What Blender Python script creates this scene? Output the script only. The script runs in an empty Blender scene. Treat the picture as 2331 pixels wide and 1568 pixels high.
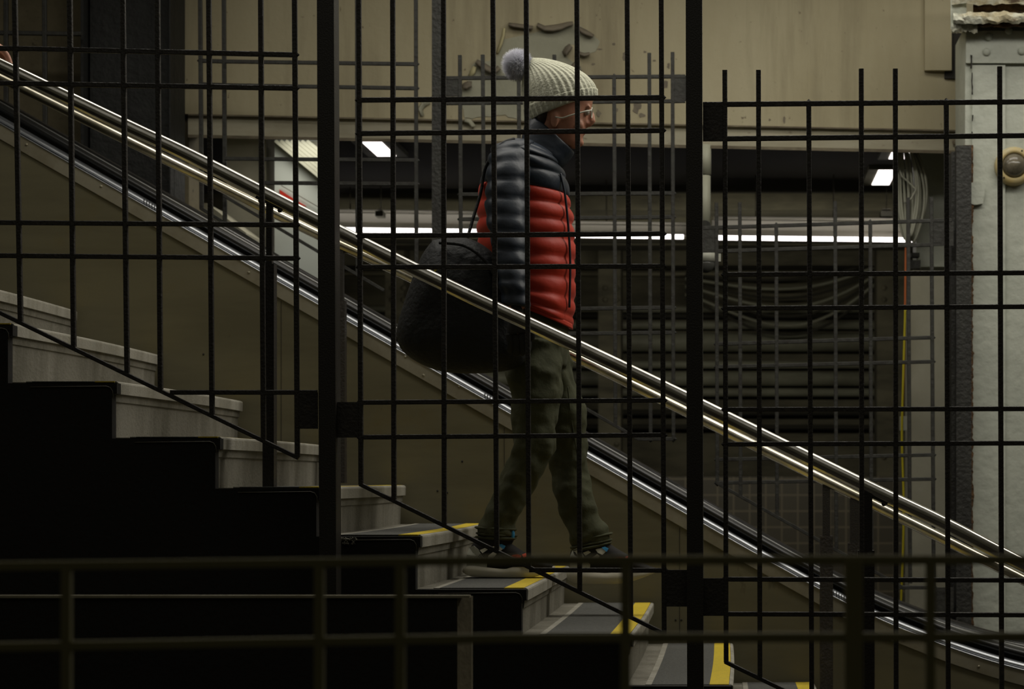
import bpy, bmesh, math, random
from mathutils import Vector, noise
random.seed(7)
sc = bpy.context.scene
# ---------------------------------------------------------------- camera, world, lights
F = 4800.0; VX = 1670.0; VY = 1090.0; CZ = 1.15
cam = bpy.data.objects.new('camera', bpy.data.cameras.new('camera'))
sc.collection.objects.link(cam)
cam.location = (0, 0, CZ); cam.rotation_euler = (math.pi/2, 0, 0)
cd = cam.data
cd.sensor_width = 36; cd.sensor_fit = 'HORIZONTAL'; cd.lens = F/2331*36
cd.shift_x = (1165.5-VX)/2331; cd.shift_y = (VY-784)/2331
cd.clip_start = .05; cd.clip_end = 100
cd.dof.use_dof = True; cd.dof.focus_distance = 6.45; cd.dof.aperture_fstop = 5.6
sc.camera = cam
w = bpy.data.worlds.new('world'); sc.world = w; w.use_nodes = True
w.node_tree.nodes['Background'].inputs[0].default_value = (.95, .9, .6, 1)
w.node_tree.nodes['Background'].inputs[1].default_value = .028
sc.view_settings.view_transform = 'Standard'; sc.view_settings.look = 'None'
sc.view_settings.exposure = 0.0; sc.view_settings.gamma = 1.0
sc.view_settings.use_curve_mapping = False

def area(name, loc, sx, sy, power, col, rot=(0, 0, 0)):
    l = bpy.data.lights.new(name, 'AREA'); l.shape = 'RECTANGLE'; l.size = sx; l.size_y = sy
    l.energy = power; l.color = col
    o = bpy.data.objects.new(name, l); o.location = loc; o.rotation_euler = rot
    sc.collection.objects.link(o); return o
CEIL = CZ+2.75
LIGHTS = [(2.75, 7.15, 1.9, 30), (.75, 7.15, 1.9, 26), (-1.25, 7.15, 1.9, 18), (-3.2, 7.15, 1.8, 6), (1.0, 8.6, 1.6, 12), (-0.9, 8.6, 1.6, 6)]
for i, (x, y, s, p) in enumerate(LIGHTS):
    area('stair_light', (x, y, CEIL-.13), s, .6, p, (1, .955, .86))
area('hall_fill_light', (-.3, 3.7, CEIL+.1), 5.5, 3.2, 13, (1, .955, .86))  # added unseen area light, gives the rails a broad highlight
for x, p in ((-1.9, 8), (-.35, 10), (.55, 10)):
    area('tunnel_lamp_and_fill', (x, 12.25, CZ+1.32), 1.2, .1, p, (1, .95, .78), (math.radians(48), 0, 0))
for x, y, p in ((-2.0, 9.88, 2.2), (.8, 10.9, 2)):  # first: added hidden fill for the white enclosure; second: at a panel light
    area('tunnel_lamp_and_fill', (x, y, CZ+1.64), .3, .3, p, (1, .95, .85))

# ---------------------------------------------------------------- helpers
def P(px, py, Y): return Vector(((px-VX)*Y/F, Y, CZ-(py-VY)*Y/F))

def mat(name, col, rough=.6, metal=0.0, col2=None, nscale=8, stretch=(1, 1, 1), lo=.4, hi=.65,
        bump=0.0, bscale=60, emit=None, spec=.5, extra=None, sheen=0, trans=0):
    m = bpy.data.materials.new(name); m.use_nodes = True
    nt = m.node_tree; b = nt.nodes['Principled BSDF']
    b.inputs['Base Color'].default_value = (*col, 1)
    b.inputs['Roughness'].default_value = rough; b.inputs['Metallic'].default_value = metal
    b.inputs['Specular IOR Level'].default_value = spec
    if sheen: b.inputs['Sheen Weight'].default_value = sheen
    if trans: b.inputs['Transmission Weight'].default_value = trans
    tc = nt.nodes.new('ShaderNodeTexCoord')
    last = None
    def layer(base, c2, sc_, st, a, z):
        mp = nt.nodes.new('ShaderNodeMapping'); mp.inputs['Scale'].default_value = st
        nt.links.new(tc.outputs['Object'], mp.inputs[0])
        n = nt.nodes.new('ShaderNodeTexNoise'); n.inputs['Scale'].default_value = sc_; n.inputs['Detail'].default_value = 8
        n.inputs['Roughness'].default_value = .65
        nt.links.new(mp.outputs[0], n.inputs['Vector'])
        r = nt.nodes.new('ShaderNodeMapRange'); r.inputs[1].default_value = a; r.inputs[2].default_value = z
        nt.links.new(n.outputs[0], r.inputs[0])
        mx = nt.nodes.new('ShaderNodeMix'); mx.data_type = 'RGBA'
        nt.links.new(r.outputs[0], mx.inputs['Factor'])
        if base is None: mx.inputs['A'].default_value = (*col, 1)
        else: nt.links.new(base, mx.inputs['A'])
        mx.inputs['B'].default_value = (*c2, 1)
        return mx.outputs['Result']
    if col2: last = layer(None, col2, nscale, stretch, lo, hi)
    for e in (extra or []): last = layer(last, *e)
    if last: nt.links.new(last, b.inputs['Base Color'])
    if bump:
        n = nt.nodes.new('ShaderNodeTexNoise'); n.inputs['Scale'].default_value = bscale; n.inputs['Detail'].default_value = 5
        nt.links.new(tc.outputs['Object'], n.inputs['Vector'])
        bp = nt.nodes.new('ShaderNodeBump'); bp.inputs['Strength'].default_value = bump; bp.inputs['Distance'].default_value = .01
        nt.links.new(n.outputs[0], bp.inputs['Height']); nt.links.new(bp.outputs[0], b.inputs['Normal'])
    if emit:
        b.inputs['Emission Color'].default_value = (*emit[0], 1); b.inputs['Emission Strength'].default_value = emit[1]
    return m
M = {}
M['bar'] = mat('black bar paint', (.022, .018, .013), .55, col2=(.05, .042, .03), nscale=30, lo=.55, hi=.75, bump=.3, bscale=120)
M['post'] = mat('black post paint', (.02, .017, .012), .5, bump=.2, bscale=200)
M['backbar'] = mat('grey bar paint', (.034, .034, .027), .6, col2=(.02, .018, .014), nscale=25, bump=.3)
M['olivebar'] = mat('olive bar paint', (.22, .20, .10), .7)
M['steel'] = mat('brushed steel', (.75, .73, .67), .22, 1.0, col2=(.5, .48, .42), nscale=4, stretch=(1, 6, 6), bump=.03, bscale=40)
M['steelfar'] = mat('worn steel', (.78, .74, .62), .24, 1.0, col2=(.5, .45, .32), nscale=6)
M['deck'] = mat('polished deck steel', (.55, .57, .60), .42, 1.0)
M['flange'] = mat('satin trim steel', (.40, .37, .28), .45, .55, col2=(.30, .27, .19), nscale=6)
M['bronze'] = mat('satin bronze cladding', (.175, .158, .094), .45, .15, col2=(.135, .122, .072), nscale=2.2, stretch=(.5, 1, 3),
                  extra=[((.16, .125, .05), 1.6, (1, 1, 1), .56, .75), ((.05, .042, .025), 14, (1, 1, .35), .66, .8)])
M['rubber'] = mat('black handrail rubber', (.016, .016, .015), .36)
M['railglint'] = mat('dull guide steel', (.22, .22, .21), .45, .8)
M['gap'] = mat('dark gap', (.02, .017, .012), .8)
M['concrete'] = mat('stair concrete', (.25, .235, .19), .85, col2=(.15, .14, .105), nscale=7, stretch=(1, 1, .35), bump=.35, bscale=90,
                    extra=[((.40, .38, .32), 22, (1, 1, .12), .6, .78)])
M['nosing'] = mat('nosing concrete', (.40, .38, .32), .75, col2=(.28, .265, .21), nscale=10, stretch=(1, 1, .2), bump=.2, bscale=120)
M['mat'] = mat('grey grit tread', (.12, .12, .108), .9, col2=(.07, .07, .062), nscale=120, bump=.5, bscale=300)
M['yellow'] = mat('yellow safety paint', (.70, .52, .03), .8, col2=(.52, .40, .05), nscale=60, lo=.5, hi=.75, bump=.4, bscale=300)
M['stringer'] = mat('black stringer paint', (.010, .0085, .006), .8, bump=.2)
M['lip_glint'] = mat('stringer lip highlight', (.09, .08, .055), .5)
M['cream'] = mat('cream wall paint', (.47, .42, .275), .75, col2=(.38, .33, .20), nscale=1.6, stretch=(1.5, 1, .35), lo=.35, hi=.7, bump=.18, bscale=25,
                 extra=[((.25, .215, .13), 1.5, (2.6, 1, .25), .52, .75), ((.15, .12, .07), 34, (1, 1, .8), .655, .72), ((.48, .34, .12), 9, (1, 1, .5), .71, .85)])
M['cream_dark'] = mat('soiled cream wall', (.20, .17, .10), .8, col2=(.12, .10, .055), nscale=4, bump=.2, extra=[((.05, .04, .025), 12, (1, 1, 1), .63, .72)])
M['beam'] = mat('beam paint', (.40, .37, .27), .7, col2=(.30, .27, .18), nscale=5, stretch=(.4, 1, 1.5), extra=[((.12, .09, .06), 18, (.5, 1, 1.5), .63, .72)])
M['beamdark'] = mat('dark beam edge', (.20, .17, .11), .8, col2=(.09, .07, .045), nscale=14, stretch=(.4, 1, 1))
M['under'] = mat('grey underlayer', (.36, .35, .26), .8, col2=(.30, .295, .215), nscale=5, bump=.1)
M['peel'] = mat('curled paint back', (.20, .17, .12), .8, col2=(.13, .11, .08), nscale=18)
M['cyel'] = mat('flake edge', (.50, .45, .25), .8)
M['white'] = mat('white column paint', (.50, .52, .44), .5, col2=(.43, .45, .38), nscale=5, bump=.5, bscale=22, extra=[((.36, .33, .2), 16, (1, 1, .6), .69, .78)])
M['rust'] = mat('rust', (.16, .085, .035), .9, col2=(.04, .025, .015), nscale=30, bump=.8, bscale=60)
M['ledge'] = mat('peeling ledge', (.42, .42, .34), .8, col2=(.30, .26, .16), nscale=9, stretch=(1, 1, 2), lo=.45, hi=.6, bump=1, bscale=30,
                 extra=[((.07, .045, .025), 12, (.6, 1, 2.5), .585, .66)])
M['darkcol'] = mat('black column paint', (.013, .014, .012), .65, col2=(.008, .008, .007), nscale=8, stretch=(2, 1, .3), bump=.6, bscale=30,
                   extra=[((.04, .04, .035), 30, (1, 1, .25), .64, .74)])
M['greypost'] = mat('dark grey post', (.032, .032, .026), .6, col2=(.018, .017, .014), nscale=9, stretch=(2, 1, .3), bump=.5, bscale=60)
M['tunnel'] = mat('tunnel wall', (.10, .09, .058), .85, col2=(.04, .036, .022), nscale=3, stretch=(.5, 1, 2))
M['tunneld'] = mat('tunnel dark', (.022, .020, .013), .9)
M['louvre'] = mat('olive conduit', (.16, .145, .095), .7)
M['pipe'] = mat('pipe paint', (.21, .21, .155), .6, col2=(.13, .125, .09), nscale=5, stretch=(.5, 1, 1))
M['pipewhite'] = mat('white pipe', (.42, .42, .32), .5)
M['greywall'] = mat('grey plaster', (.52, .50, .39), .8, col2=(.42, .40, .30), nscale=3)
M['whitepanel'] = mat('white sheet', (.62, .66, .60), .5)
M['red'] = mat('red paint', (.62, .03, .012), .5)
M['cable'] = mat('grey cable', (.42, .42, .33), .5)
M['cyellow'] = mat('yellow cable', (.62, .52, .02), .5)
M['corange'] = mat('orange cable', (.62, .16, .04), .5)
M['lens'] = mat('white housing', (.5, .5, .42), .5)
M['glass'] = mat('smoked glass', (.10, .10, .09), .12)
M['ring'] = mat('yellowed plastic', (.50, .38, .15), .5, col2=(.42, .38, .24), nscale=9)
M['lampglass'] = mat('dusty glass', (.16, .14, .10), .15, col2=(.08, .07, .05), nscale=20)
M['tube'] = mat('fluorescent glow', (1, 1, 1), .5, emit=((1, .93, .90), 3.2))
M['panelglow'] = mat('panel glow', (1, 1, 1), .5, emit=((1, .90, .87), 3.0))
M['reflector'] = mat('reflector white', (.62, .60, .50), .5)
M['floor'] = mat('dark floor', (.02, .018, .014), .9)
M['tile'] = None
M['skin'] = mat('skin', (.58, .28, .18), .5, col2=(.50, .22, .14), nscale=30)
M['hair'] = mat('dark hair', (.03, .02, .013), .6)
M['navy'] = mat('navy nylon', (.013, .021, .034), .46, sheen=.0, bump=.12, bscale=45)
M['rednylon'] = mat('red nylon', (.54, .030, .006), .52, sheen=.05, bump=.12, bscale=40)
M['olive'] = mat('olive trousers', (.066, .069, .030), .85, col2=(.048, .051, .022), nscale=12, stretch=(1, 1, .5), bump=.5, bscale=25)
M['knit'] = mat('off white knit', (.64, .64, .50), .9, bump=.4, bscale=140)
M['fur'] = mat('pale fur', (.78, .78, .84), .85)
M['bag'] = mat('black canvas', (.009, .010, .010), .7, bump=.5, bscale=60)
M['glove'] = mat('black glove', (.015, .015, .014), .8)
M['sole'] = mat('off white sole', (.62, .58, .45), .6)
M['shoeblack'] = mat('black shoe', (.014, .012, .010), .85)
M['shoegrey'] = mat('shoe grey', (.62, .62, .52), .5)
M['shoewhite'] = mat('shoe white', (.78, .76, .64), .5)
M['blue'] = mat('shoe blue', (.04, .28, .55), .5)
M['shoered'] = mat('shoe red', (.85, .09, .03), .5)

class MB:
    def __init__(s): s.v = []; s.f = []; s.sm = []
    def add(s, vs, fs, smooth=False):
        o = len(s.v); s.v += [tuple(x) for x in vs]
        for q in fs: s.f.append(tuple(i+o for i in q)); s.sm.append(smooth)
        return s
    def box(s, a, b):
        x0, x1 = sorted((a[0], b[0])); y0, y1 = sorted((a[1], b[1])); z0, z1 = sorted((a[2], b[2]))
        vs = [(x, y, z) for x in (x0, x1) for y in (y0, y1) for z in (z0, z1)]
        return s.add(vs, [(0, 1, 3, 2), (4, 6, 7, 5), (0, 4, 5, 1), (2, 3, 7, 6), (0, 2, 6, 4), (1, 5, 7, 3)])
    def bar(s, a, b, wid, dep, ext=0.0):
        a = Vector(a); b = Vector(b); t = (b-a).normalized(); a = a-t*ext; b = b+t*ext
        y = Vector((0, 1, 0)); n = t.cross(y)
        if n.length < 1e-4: n = Vector((1, 0, 0)); y = Vector((0, 0, 1))
        n.normalize(); y = n.cross(t).normalized()
        c = .22  # chamfered square section
        prof = [(1-c, 1), (1, 1-c), (1, -1+c), (1-c, -1), (-1+c, -1), (-1, -1+c), (-1, 1-c), (-1+c, 1)]
        vs = [p+n*(u*wid/2)+y*(v*dep/2) for p in (a, b) for u, v in prof]
        fs = [(i, (i+1) % 8, (i+1) % 8+8, i+8) for i in range(8)]+[tuple(range(7, -1, -1)), tuple(range(8, 16))]
        return s.add(vs, fs)
    def tube(s, pts, r, n=10, caps=True):
        pts = [Vector(p) for p in pts]; R = list(r) if isinstance(r, (list, tuple)) else [r]*len(pts)
        if len(R) != len(pts): R = [R[min(len(R)-1, int(round(i*(len(R)-1)/max(1, len(pts)-1))))] for i in range(len(pts))]
        vs = []; up = None
        for i, p in enumerate(pts):
            t = (pts[min(i+1, len(pts)-1)]-pts[max(i-1, 0)]).normalized()
            if up is None:
                up = Vector((0, 1, 0)) if abs(t.y) < .9 else Vector((0, 0, 1))
            u = (up-t*up.dot(t)).normalized(); up = u; v = t.cross(u)
            for k in range(n):
                a = 2*math.pi*k/n; vs.append(p+(u*math.cos(a)+v*math.sin(a))*R[i])
        fs = []
        for i in range(len(pts)-1):
            for k in range(n): fs.append((i*n+k, i*n+(k+1) % n, (i+1)*n+(k+1) % n, (i+1)*n+k))
        if caps: fs += [tuple(range(n-1, -1, -1)), tuple((len(pts)-1)*n+k for k in range(n))]
        return s.add(vs, fs, True)
    def prism(s, pts, d):          # pts: list of Vectors, extruded by vector d
        n = len(pts); d = Vector(d); pts = [Vector(p) for p in pts]
        vs = pts+[p+d for p in pts]
        fs = [tuple(range(n)), tuple(range(2*n-1, n-1, -1))]+[(i, i+n, (i+1) % n+n, (i+1) % n) for i in range(n)]
        return s.add(vs, fs)
    def grid(s, rows, close=True, caps=True, smooth=True):
        n = len(rows[0]); vs = [p for r in rows for p in r]; fs = []
        for i in range(len(rows)-1):
            for k in range(n if close else n-1):
                fs.append((i*n+k, i*n+(k+1) % n, (i+1)*n+(k+1) % n, (i+1)*n+k))
        if caps: fs += [tuple(range(n-1, -1, -1)), tuple((len(rows)-1)*n+k for k in range(n))]
        return s.add(vs, fs, smooth)
    def ball(s, c, r, n=12, sq=(1, 1, 1)):
        c = Vector(c); rows = []
        for i in range(n//2+1):
            th = math.pi*i/(n//2); th = min(max(th, .03), math.pi-.03)
            rows.append([c+Vector((r*sq[0]*math.sin(th)*math.cos(2*math.pi*k/n), r*sq[1]*math.sin(th)*math.sin(2*math.pi*k/n), r*sq[2]*math.cos(th))) for k in range(n)])
        return s.grid(rows)
    def build(s, name, material, parent=None):
        me = bpy.data.meshes.new(name); me.from_pydata([tuple(v) for v in s.v], [], s.f)
        me.polygons.foreach_set('use_smooth', s.sm)
        me.validate(); me.update()
        bm = bmesh.new(); bm.from_mesh(me); bmesh.ops.recalc_face_normals(bm, faces=bm.faces); bm.to_mesh(me); bm.free()
        me.materials.append(material)
        o = bpy.data.objects.new(name, me); sc.collection.objects.link(o)
        if parent:
            o.parent = parent
            o.matrix_parent_inverse = parent.matrix_basis.inverted()
        return o
def tag(o, label=None, cat=None, group=None, kind=None):
    if label: o['label'] = label
    if cat: o['category'] = cat
    if group: o['group'] = group
    if kind: o['kind'] = kind
    return o
def thing(name, label, cat, loc=(0, 0, 0), group=None):
    o = bpy.data.objects.new(name, None); sc.collection.objects.link(o); o.location = loc; o.empty_display_size = .1
    return tag(o, label, cat, group)
def struct(o): o['kind'] = 'structure'; return o

# ---------------------------------------------------------------- setting: floor, walls, beam, ceilings
struct(MB().box((-9, -1.5, -.1), (6, 18, 0)).build('floor', M['floor']))
struct(MB().box((-6, 6.0, CEIL), (5, 9.3, CEIL+.1)).build('ceiling', M['reflector']))
def YW(px): return 9.35+(px-435)*.00025
def W(px, py, dy=0): return P(px, py, YW(px)+dy)
def wallpoly(pts, thick=.12, dy=0): return MB().prism([W(x, y, dy) for x, y in pts], (0, thick, 0))
TOPY = -480
wallpoly([(420, TOPY), (2480, TOPY), (2480, 303), (2190, 296), (1655, 288), (1014, 274), (780, 270), (420, 259)], .22).build('wall_back', M['cream'])
struct(bpy.data.objects['wall_back'])
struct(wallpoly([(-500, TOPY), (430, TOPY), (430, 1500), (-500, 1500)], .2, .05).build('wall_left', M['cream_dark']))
# the painted steel beam over the opening: shelf, web and lower flange
bm_ = thing('ceiling_beam', 'long cream steel beam under the peeling wall, over the opening', 'beam', W(1300, 330))
def band(y0, y1, dy0, dy1, name, m, x0=428, x1=2195, par=bm_):
    # y at left 428 and right 2195 differ because the wall runs away to the right
    def yy(y, x): return y+(x-428)*(37/1767.)
    a = MB(); q = [(x0, y0), (x1, y0), (x1, y1), (x0, y1)]
    f = [W(x, yy(y, x), dy0) for x, y in q]; b = [W(x, yy(y, x), dy1) for x, y in q]
    a.add(f+b, [(0, 1, 2, 3), (7, 6, 5, 4), (0, 4, 5, 1), (1, 5, 6, 2), (2, 6, 7, 3), (3, 7, 4, 0)])
    return a.build(name, m, par)
band(259, 262.5, -.006, .2, 'upper_edge', M['beamdark'])  # dark strip paints the soft shade line along the beam's top
band(262.5, 279, .018, .2, 'recess', M['beam'])
band(277, 309, .005, .2, 'web', M['beam'])
band(306, 313, -.035, .2, 'lower_flange', M['beamdark'])
# vertical joint lines and boards on the wall
for x in (985+40, ): pass
bd = tag(MB().box(W(2105, -60, -.03), W(2164, 164, .001)).build('wall_board', M['cream']), 'narrow cream board fixed at the right end of the wall', 'board')
gp = tag(MB().box(W(2150, 75, -.012), W(2204, 181, .0)).build('slot_shade', M['gap']), 'dark sheet for the shade in the slot between the cream board and the white column', 'recess')  # flat dark sheet stands in for the shade of the gap

struct(MB().box((W(2480, 0).x, 9.5, 0), (W(3500, 0).x, 9.9, CEIL+.3)).build('wall_right', M['cream']))
# peeled paint on the wall
pl = thing('peeling_paint_patch', 'large grey patch of peeled paint on the cream wall behind the hat', 'peeling paint', W(1180, 180, -.003))
out = [(1148, 64), (1160, 55), (1185, 56), (1212, 60), (1225, 60), (1243, 66), (1270, 62), (1302, 54), (1322, 60), (1349, 80), (1367, 94), (1354, 119),
       (1322, 122), (1314, 103), (1297, 101), (1283, 118), (1293, 132), (1320, 150), (1335, 178), (1352, 212), (1345, 240), (1290, 262), (1195, 278), (1150, 262), (1058, 270), (1050, 230), (1048, 214),
       (1062, 190), (1066, 170), (1078, 147), (1091, 134), (1110, 140), (1131, 130), (1146, 94)]
def jag(pts, amp=2.0, step=9):
    r = []
    for i, (x, y) in enumerate(pts):
        x2, y2 = pts[(i+1) % len(pts)]; d = math.hypot(x2-x, y2-y); n = max(1, int(d/step))
        for k in range(n):
            t = k/n; r.append((x+(x2-x)*t+random.uniform(-amp, amp), y+(y2-y)*t+random.uniform(-amp, amp)))
    return r
MB().prism([W(x, y, -.004) for x, y in jag(out)], (0, .005, 0)).build('grey_underlayer', M['under'], pl)
def curl(pts, wpx, name='curled_flake', m='peel', lift=.03):
    # a flake rolled away from the wall along a line
    rows = []; n = len(pts)
    for i, (x, y) in enumerate(pts):
        x0, y0 = pts[max(i-1, 0)]; x1, y1 = pts[min(i+1, n-1)]
        d = math.hypot(x1-x0, y1-y0); nx, ny = -(y1-y0)/d, (x1-x0)/d
        ww = wpx*(.45+.55*math.sin(math.pi*(i+.5)/n))*random.uniform(.85, 1.15)
        row = []
        for k in range(8):
            t = k/7; a = t*math.pi*.95
            row.append(W(x+nx*ww*math.sin(a*.55), y+ny*ww*math.sin(a*.55), -.006-lift*math.sin(a)))
        rows.append(row)
    o = MB().grid(rows, close=False, caps=False).build(name, M[m], pl)
    md = o.modifiers.new('thick', 'SOLIDIFY'); md.thickness = .003
    return o
curl([(1158, 53), (1172, 54), (1186, 56), (1200, 58), (1213, 60)], 8)
curl([(1224, 53), (1240, 60), (1258, 58), (1276, 55), (1292, 51), (1304, 50)], 12)
curl([(1316, 60), (1328, 66), (1340, 72), (1352, 80)], 9)
curl([(1297, 100), (1287, 108), (1281, 118), (1285, 128)], -12)
curl([(1318, 118), (1330, 122), (1342, 120)], 7)
curl([(1310, 140), (1300, 150), (1295, 158)], -18)
curl([(1320, 158), (1334, 176), (1346, 196), (1356, 216)], 8)
curl([(1086, 136), (1098, 142), (1112, 150), (1124, 158), (1134, 150)], 14)
curl([(1050, 196), (1056, 190), (1064, 186), (1074, 186)], 16)
curl([(1146, 64), (1143, 80), (1138, 98), (1130, 120)], -5, m='cyel', lift=.012)
curl([(1078, 150), (1072, 160), (1067, 172)], -9, m='cyel', lift=.012)
curl([(1058, 270), (1072, 272), (1082, 286), (1076, 292)], 10, m='under', lift=.01)
curl([(966, 262), (962, 250), (970, 242), (980, 236)], -14, m='under', lift=.012)
ch = thing('chipped_paint', 'scatter of small paint chips on the wall right of the big patch', 'peeling paint', W(1430, 130, -.002))
for (cx, cy, rx, ry) in [(1421, 128, 5, 13), (1397, 100, 4, 3), (1350, 145, 5, 3), (1365, 112, 6, 2), (1362, 258, 7, 10), (1450, 240, 12, 18), (1403, 250, 4, 7), (1468, 118, 4, 3), (1490, 138, 5, 3), (1522, 150, 4, 8), (1515, 190, 6, 12), (1545, 195, 4, 9), (1460, 262, 9, 6), (1785, 274, 4, 10), (1752, 273, 3, 3), (2180, 258, 4, 14)]:
    k = 13; ring = []
    for i in range(k):
        a = 2*math.pi*i/k; rr = random.uniform(.55, 1.1); ring.append((cx+rx*rr*math.cos(a), cy+ry*rr*math.sin(a)))
    MB().prism([W(x, y, -.004) for x, y in ring], (0, .005, 0)).build('paint_chip', M['peel'], ch)

# black riveted column on the left
co = thing('black_column', 'wide black steel column behind the escalator at upper left', 'column', P(305, 1500, 9.1))
o = MB(); o.box(P(205, TOPY, 9.12), P(408, 1600, 9.2)); o.build('web', M['darkcol'], co)
MB().box(P(190, TOPY, 9.06), P(222, 1600, 9.3)).build('flange', M['darkcol'], co)
MB().box(P(388, TOPY, 9.06), P(418, 1600, 9.3)).build('flange', M['darkcol'], co)

# white riveted column at the right edge
wc = thing('white_column', 'white painted riveted steel column at the right edge', 'column', P(2290, 1600, 9.1))
MB().box(P(2197, 60, 9.10), P(2500, 1700, 9.5)).build('shaft', M['white'], wc)
MB().box(P(2213, 148, 9.085), P(2286, 1700, 9.12)).build('face_plate', M['white'], wc)
MB().box(P(2199, 70, 9.075), P(2500, 148, 9.12)).build('rivet_plate', M['white'], wc)
for x, y in ((2246, 118), (2326, 116), (2296, 70), (2250, 84)): MB().ball(P(x, y, 9.07), .017, 14, (1, .6, 1)).build('rivet', M['white'], wc)
MB().prism([P(x, y, 9.06) for x, y in jag([(2204, 418), (2222, 412), (2241, 417), (2242, 440), (2238, 463), (2220, 466), (2206, 462)], 1, 7)], (0, .04, 0)).build('corner_block', M['white'], wc)
L_ = [(2197, 440)]; R_ = []
yy = 330
while yy < 1460:
    R_.append((2215+5*noise.noise(Vector((yy*.02, 3, 0)))+6*noise.noise(Vector((yy*.13, 9, 0))), yy)); yy += 6
MB().prism([P(2193, 330, 9.065)]+[P(x, y, 9.065) for x, y in R_]+[P(2193, 1460, 9.065)], (0, .04, 0)).build('rusted_edge', M['rust'], wc)
for (x, y, h) in ((2213, 165, 50), (2214, 262, 14), (2213, 300, 12), (2214, 330, 36), (2211, 125, 30)):
    MB().prism([P(q[0], q[1], 9.070) for q in jag([(x-1.2, y), (x+1.4, y), (x+1.4, y+h), (x-1.2, y+h)], 1.0, 8)], (0, .008, 0)).build('paint_crack', M['gap'], wc)
# peeling ledge on top of it
lg = thing('peeling_ledge', 'rough ledge of flaking white paint over the white column', 'ledge', P(2250, 60, 9.0))
def slab(x0, x1, y0, y1, ya, yb, amp, seed, name, m):
    rows = []; N = 46
    for i in range(N+1):
        x = x0+(x1-x0)*i/N; row = []
        for (py, yy) in [(y0, yb), (y0, ya), ((y0*2+y1)/3, ya-.01), ((y0+2*y1)/3, ya-.01), (y1, ya), (y1, yb)]:
            d = amp*noise.noise(Vector((x*.05, py*.06, seed)))+amp*.6*noise.noise(Vector((x*.2, py*.2, seed)))
            row.append(P(x, py+d, yy+.0018*amp*noise.noise(Vector((x*.08, py*.1, seed+5)))))
        rows.append(row)
    return MB().grid(rows, smooth=False).build(name, M[m], lg)
slab(2166, 2480, -60, 10, 8.98, 9.3, 5, 1, 'upper_layer', 'ledge')
slab(2215, 2480, 8, 34, 9.05, 9.3, 4, 9, 'rust_seam', 'rust')
slab(2170, 2480, 28, 54, 8.95, 9.3, 6, 2, 'middle_layer', 'ledge')
slab(2186, 2480, 50, 62, 9.03, 9.3, 5, 3, 'lower_seam', 'rust')
slab(2166, 2225, 50, 74, 9.0, 9.3, 7, 4, 'flaking_corner', 'ledge')
slab(2164, 2200, -60, 66, 9.02, 9.3, 5, 6, 'side_strip', 'white')

# round lamp on the white column
rl = thing('round_wall_lamp', 'round yellowed wall lamp with dusty glass on white column', 'lamp', P(2307, 379, 9.06))
def lathe_y(c, prof, n=40):
    rows = []
    for r, d in prof: rows.append([c+Vector((r*math.cos(2*math.pi*k/n), d, r*math.sin(2*math.pi*k/n))) for k in range(n)])
    return MB().grid(rows)
c = P(2307, 379, 9.08)
lathe_y(c, [(.083, .02), (.083, -.015), (.078, -.03), (.062, -.038), (.054, -.034), (.052, -.02)]).build('ring', M['ring'], rl)
lathe_y(c, [(.053, -.02), (.050, -.035), (.040, -.052), (.025, -.064), (.008, -.069), (.001, -.07)]).build('glass_dome', M['lampglass'], rl)
for a in (1.1, 2.6, 4.0): MB().ball(c+Vector((.07*math.cos(a), -.036, .07*math.sin(a))), .004, 8).build('screw', M['gap'], rl)

# dark post at the right of the opening
dp = thing('dark_grey_post', 'dark grey steel post left of the white column', 'post', P(2185, 1600, 9.05))
MB().box(P(2177, 331, 9.005), P(2208, 1700, 9.06)).build('front_face', M['greypost'], dp)
MB().box(P(2166, 345, 9.06), (P(2191, 345, 9.3).x, 9.3, 0)).build('side_face', M['greypost'], dp)
MB().ball(W(2174, 324, -.01), .014, 12, (1, .6, 1)).build('bolt', M['beamdark'], dp)

# ---------------------------------------------------------------- beyond the opening
TC = CZ+1.72
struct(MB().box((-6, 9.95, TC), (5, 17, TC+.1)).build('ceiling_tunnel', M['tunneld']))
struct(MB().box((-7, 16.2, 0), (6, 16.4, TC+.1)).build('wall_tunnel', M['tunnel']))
for i, (Y, h, d) in enumerate([(12.7, .10, .35), (13.7, .16, .3), (14.6, .10, .35), (15.6, .14, .3)]):
    tag(MB().box((-6, Y, TC-h), (5, Y+d, TC+.001)).build('cross_beam', M['tunnel']), 'dim ceiling beam running across the tracks', 'beam', 'ceiling beams over the tracks')
# pipes and conduits on the tunnel wall
Yp = 16.1
pipes = [(566, 5, 2), (584, 5, 2), (602, 5, 2), (620, 5, 2), (700, 8, 1), (716, 5, 0), (736, 10, 1), (775, 22, 1), (826, 9, 1), (858, 17, 1), (889, 10, 1), (935, 7, 0), (968, 6, 0)]
ORD = ['topmost', 'second', 'third', 'fourth', 'fifth', 'sixth', 'seventh', 'eighth', 'ninth', 'tenth', 'eleventh', 'twelfth', 'lowest']
def lab_pipe(y, k):
    i = [q[0] for q in pipes].index(y)
    return ORD[i]+(' thin dark pipe', ' thick pale pipe', ' thin olive pipe')[k]+' along the far tunnel wall, counting down from the fluorescent lights'
for y, r, k in pipes:
    a = P(-1100, y, Yp); b = P(3000, y+6, Yp); rad = r*Yp/F
    tag(MB().tube([a, b], rad, 14).build('conduit_pipe', (M['tunneld'], M['pipe'], M['louvre'])[k]), lab_pipe(y, k), 'pipe', 'pipes along the tunnel wall')
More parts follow.
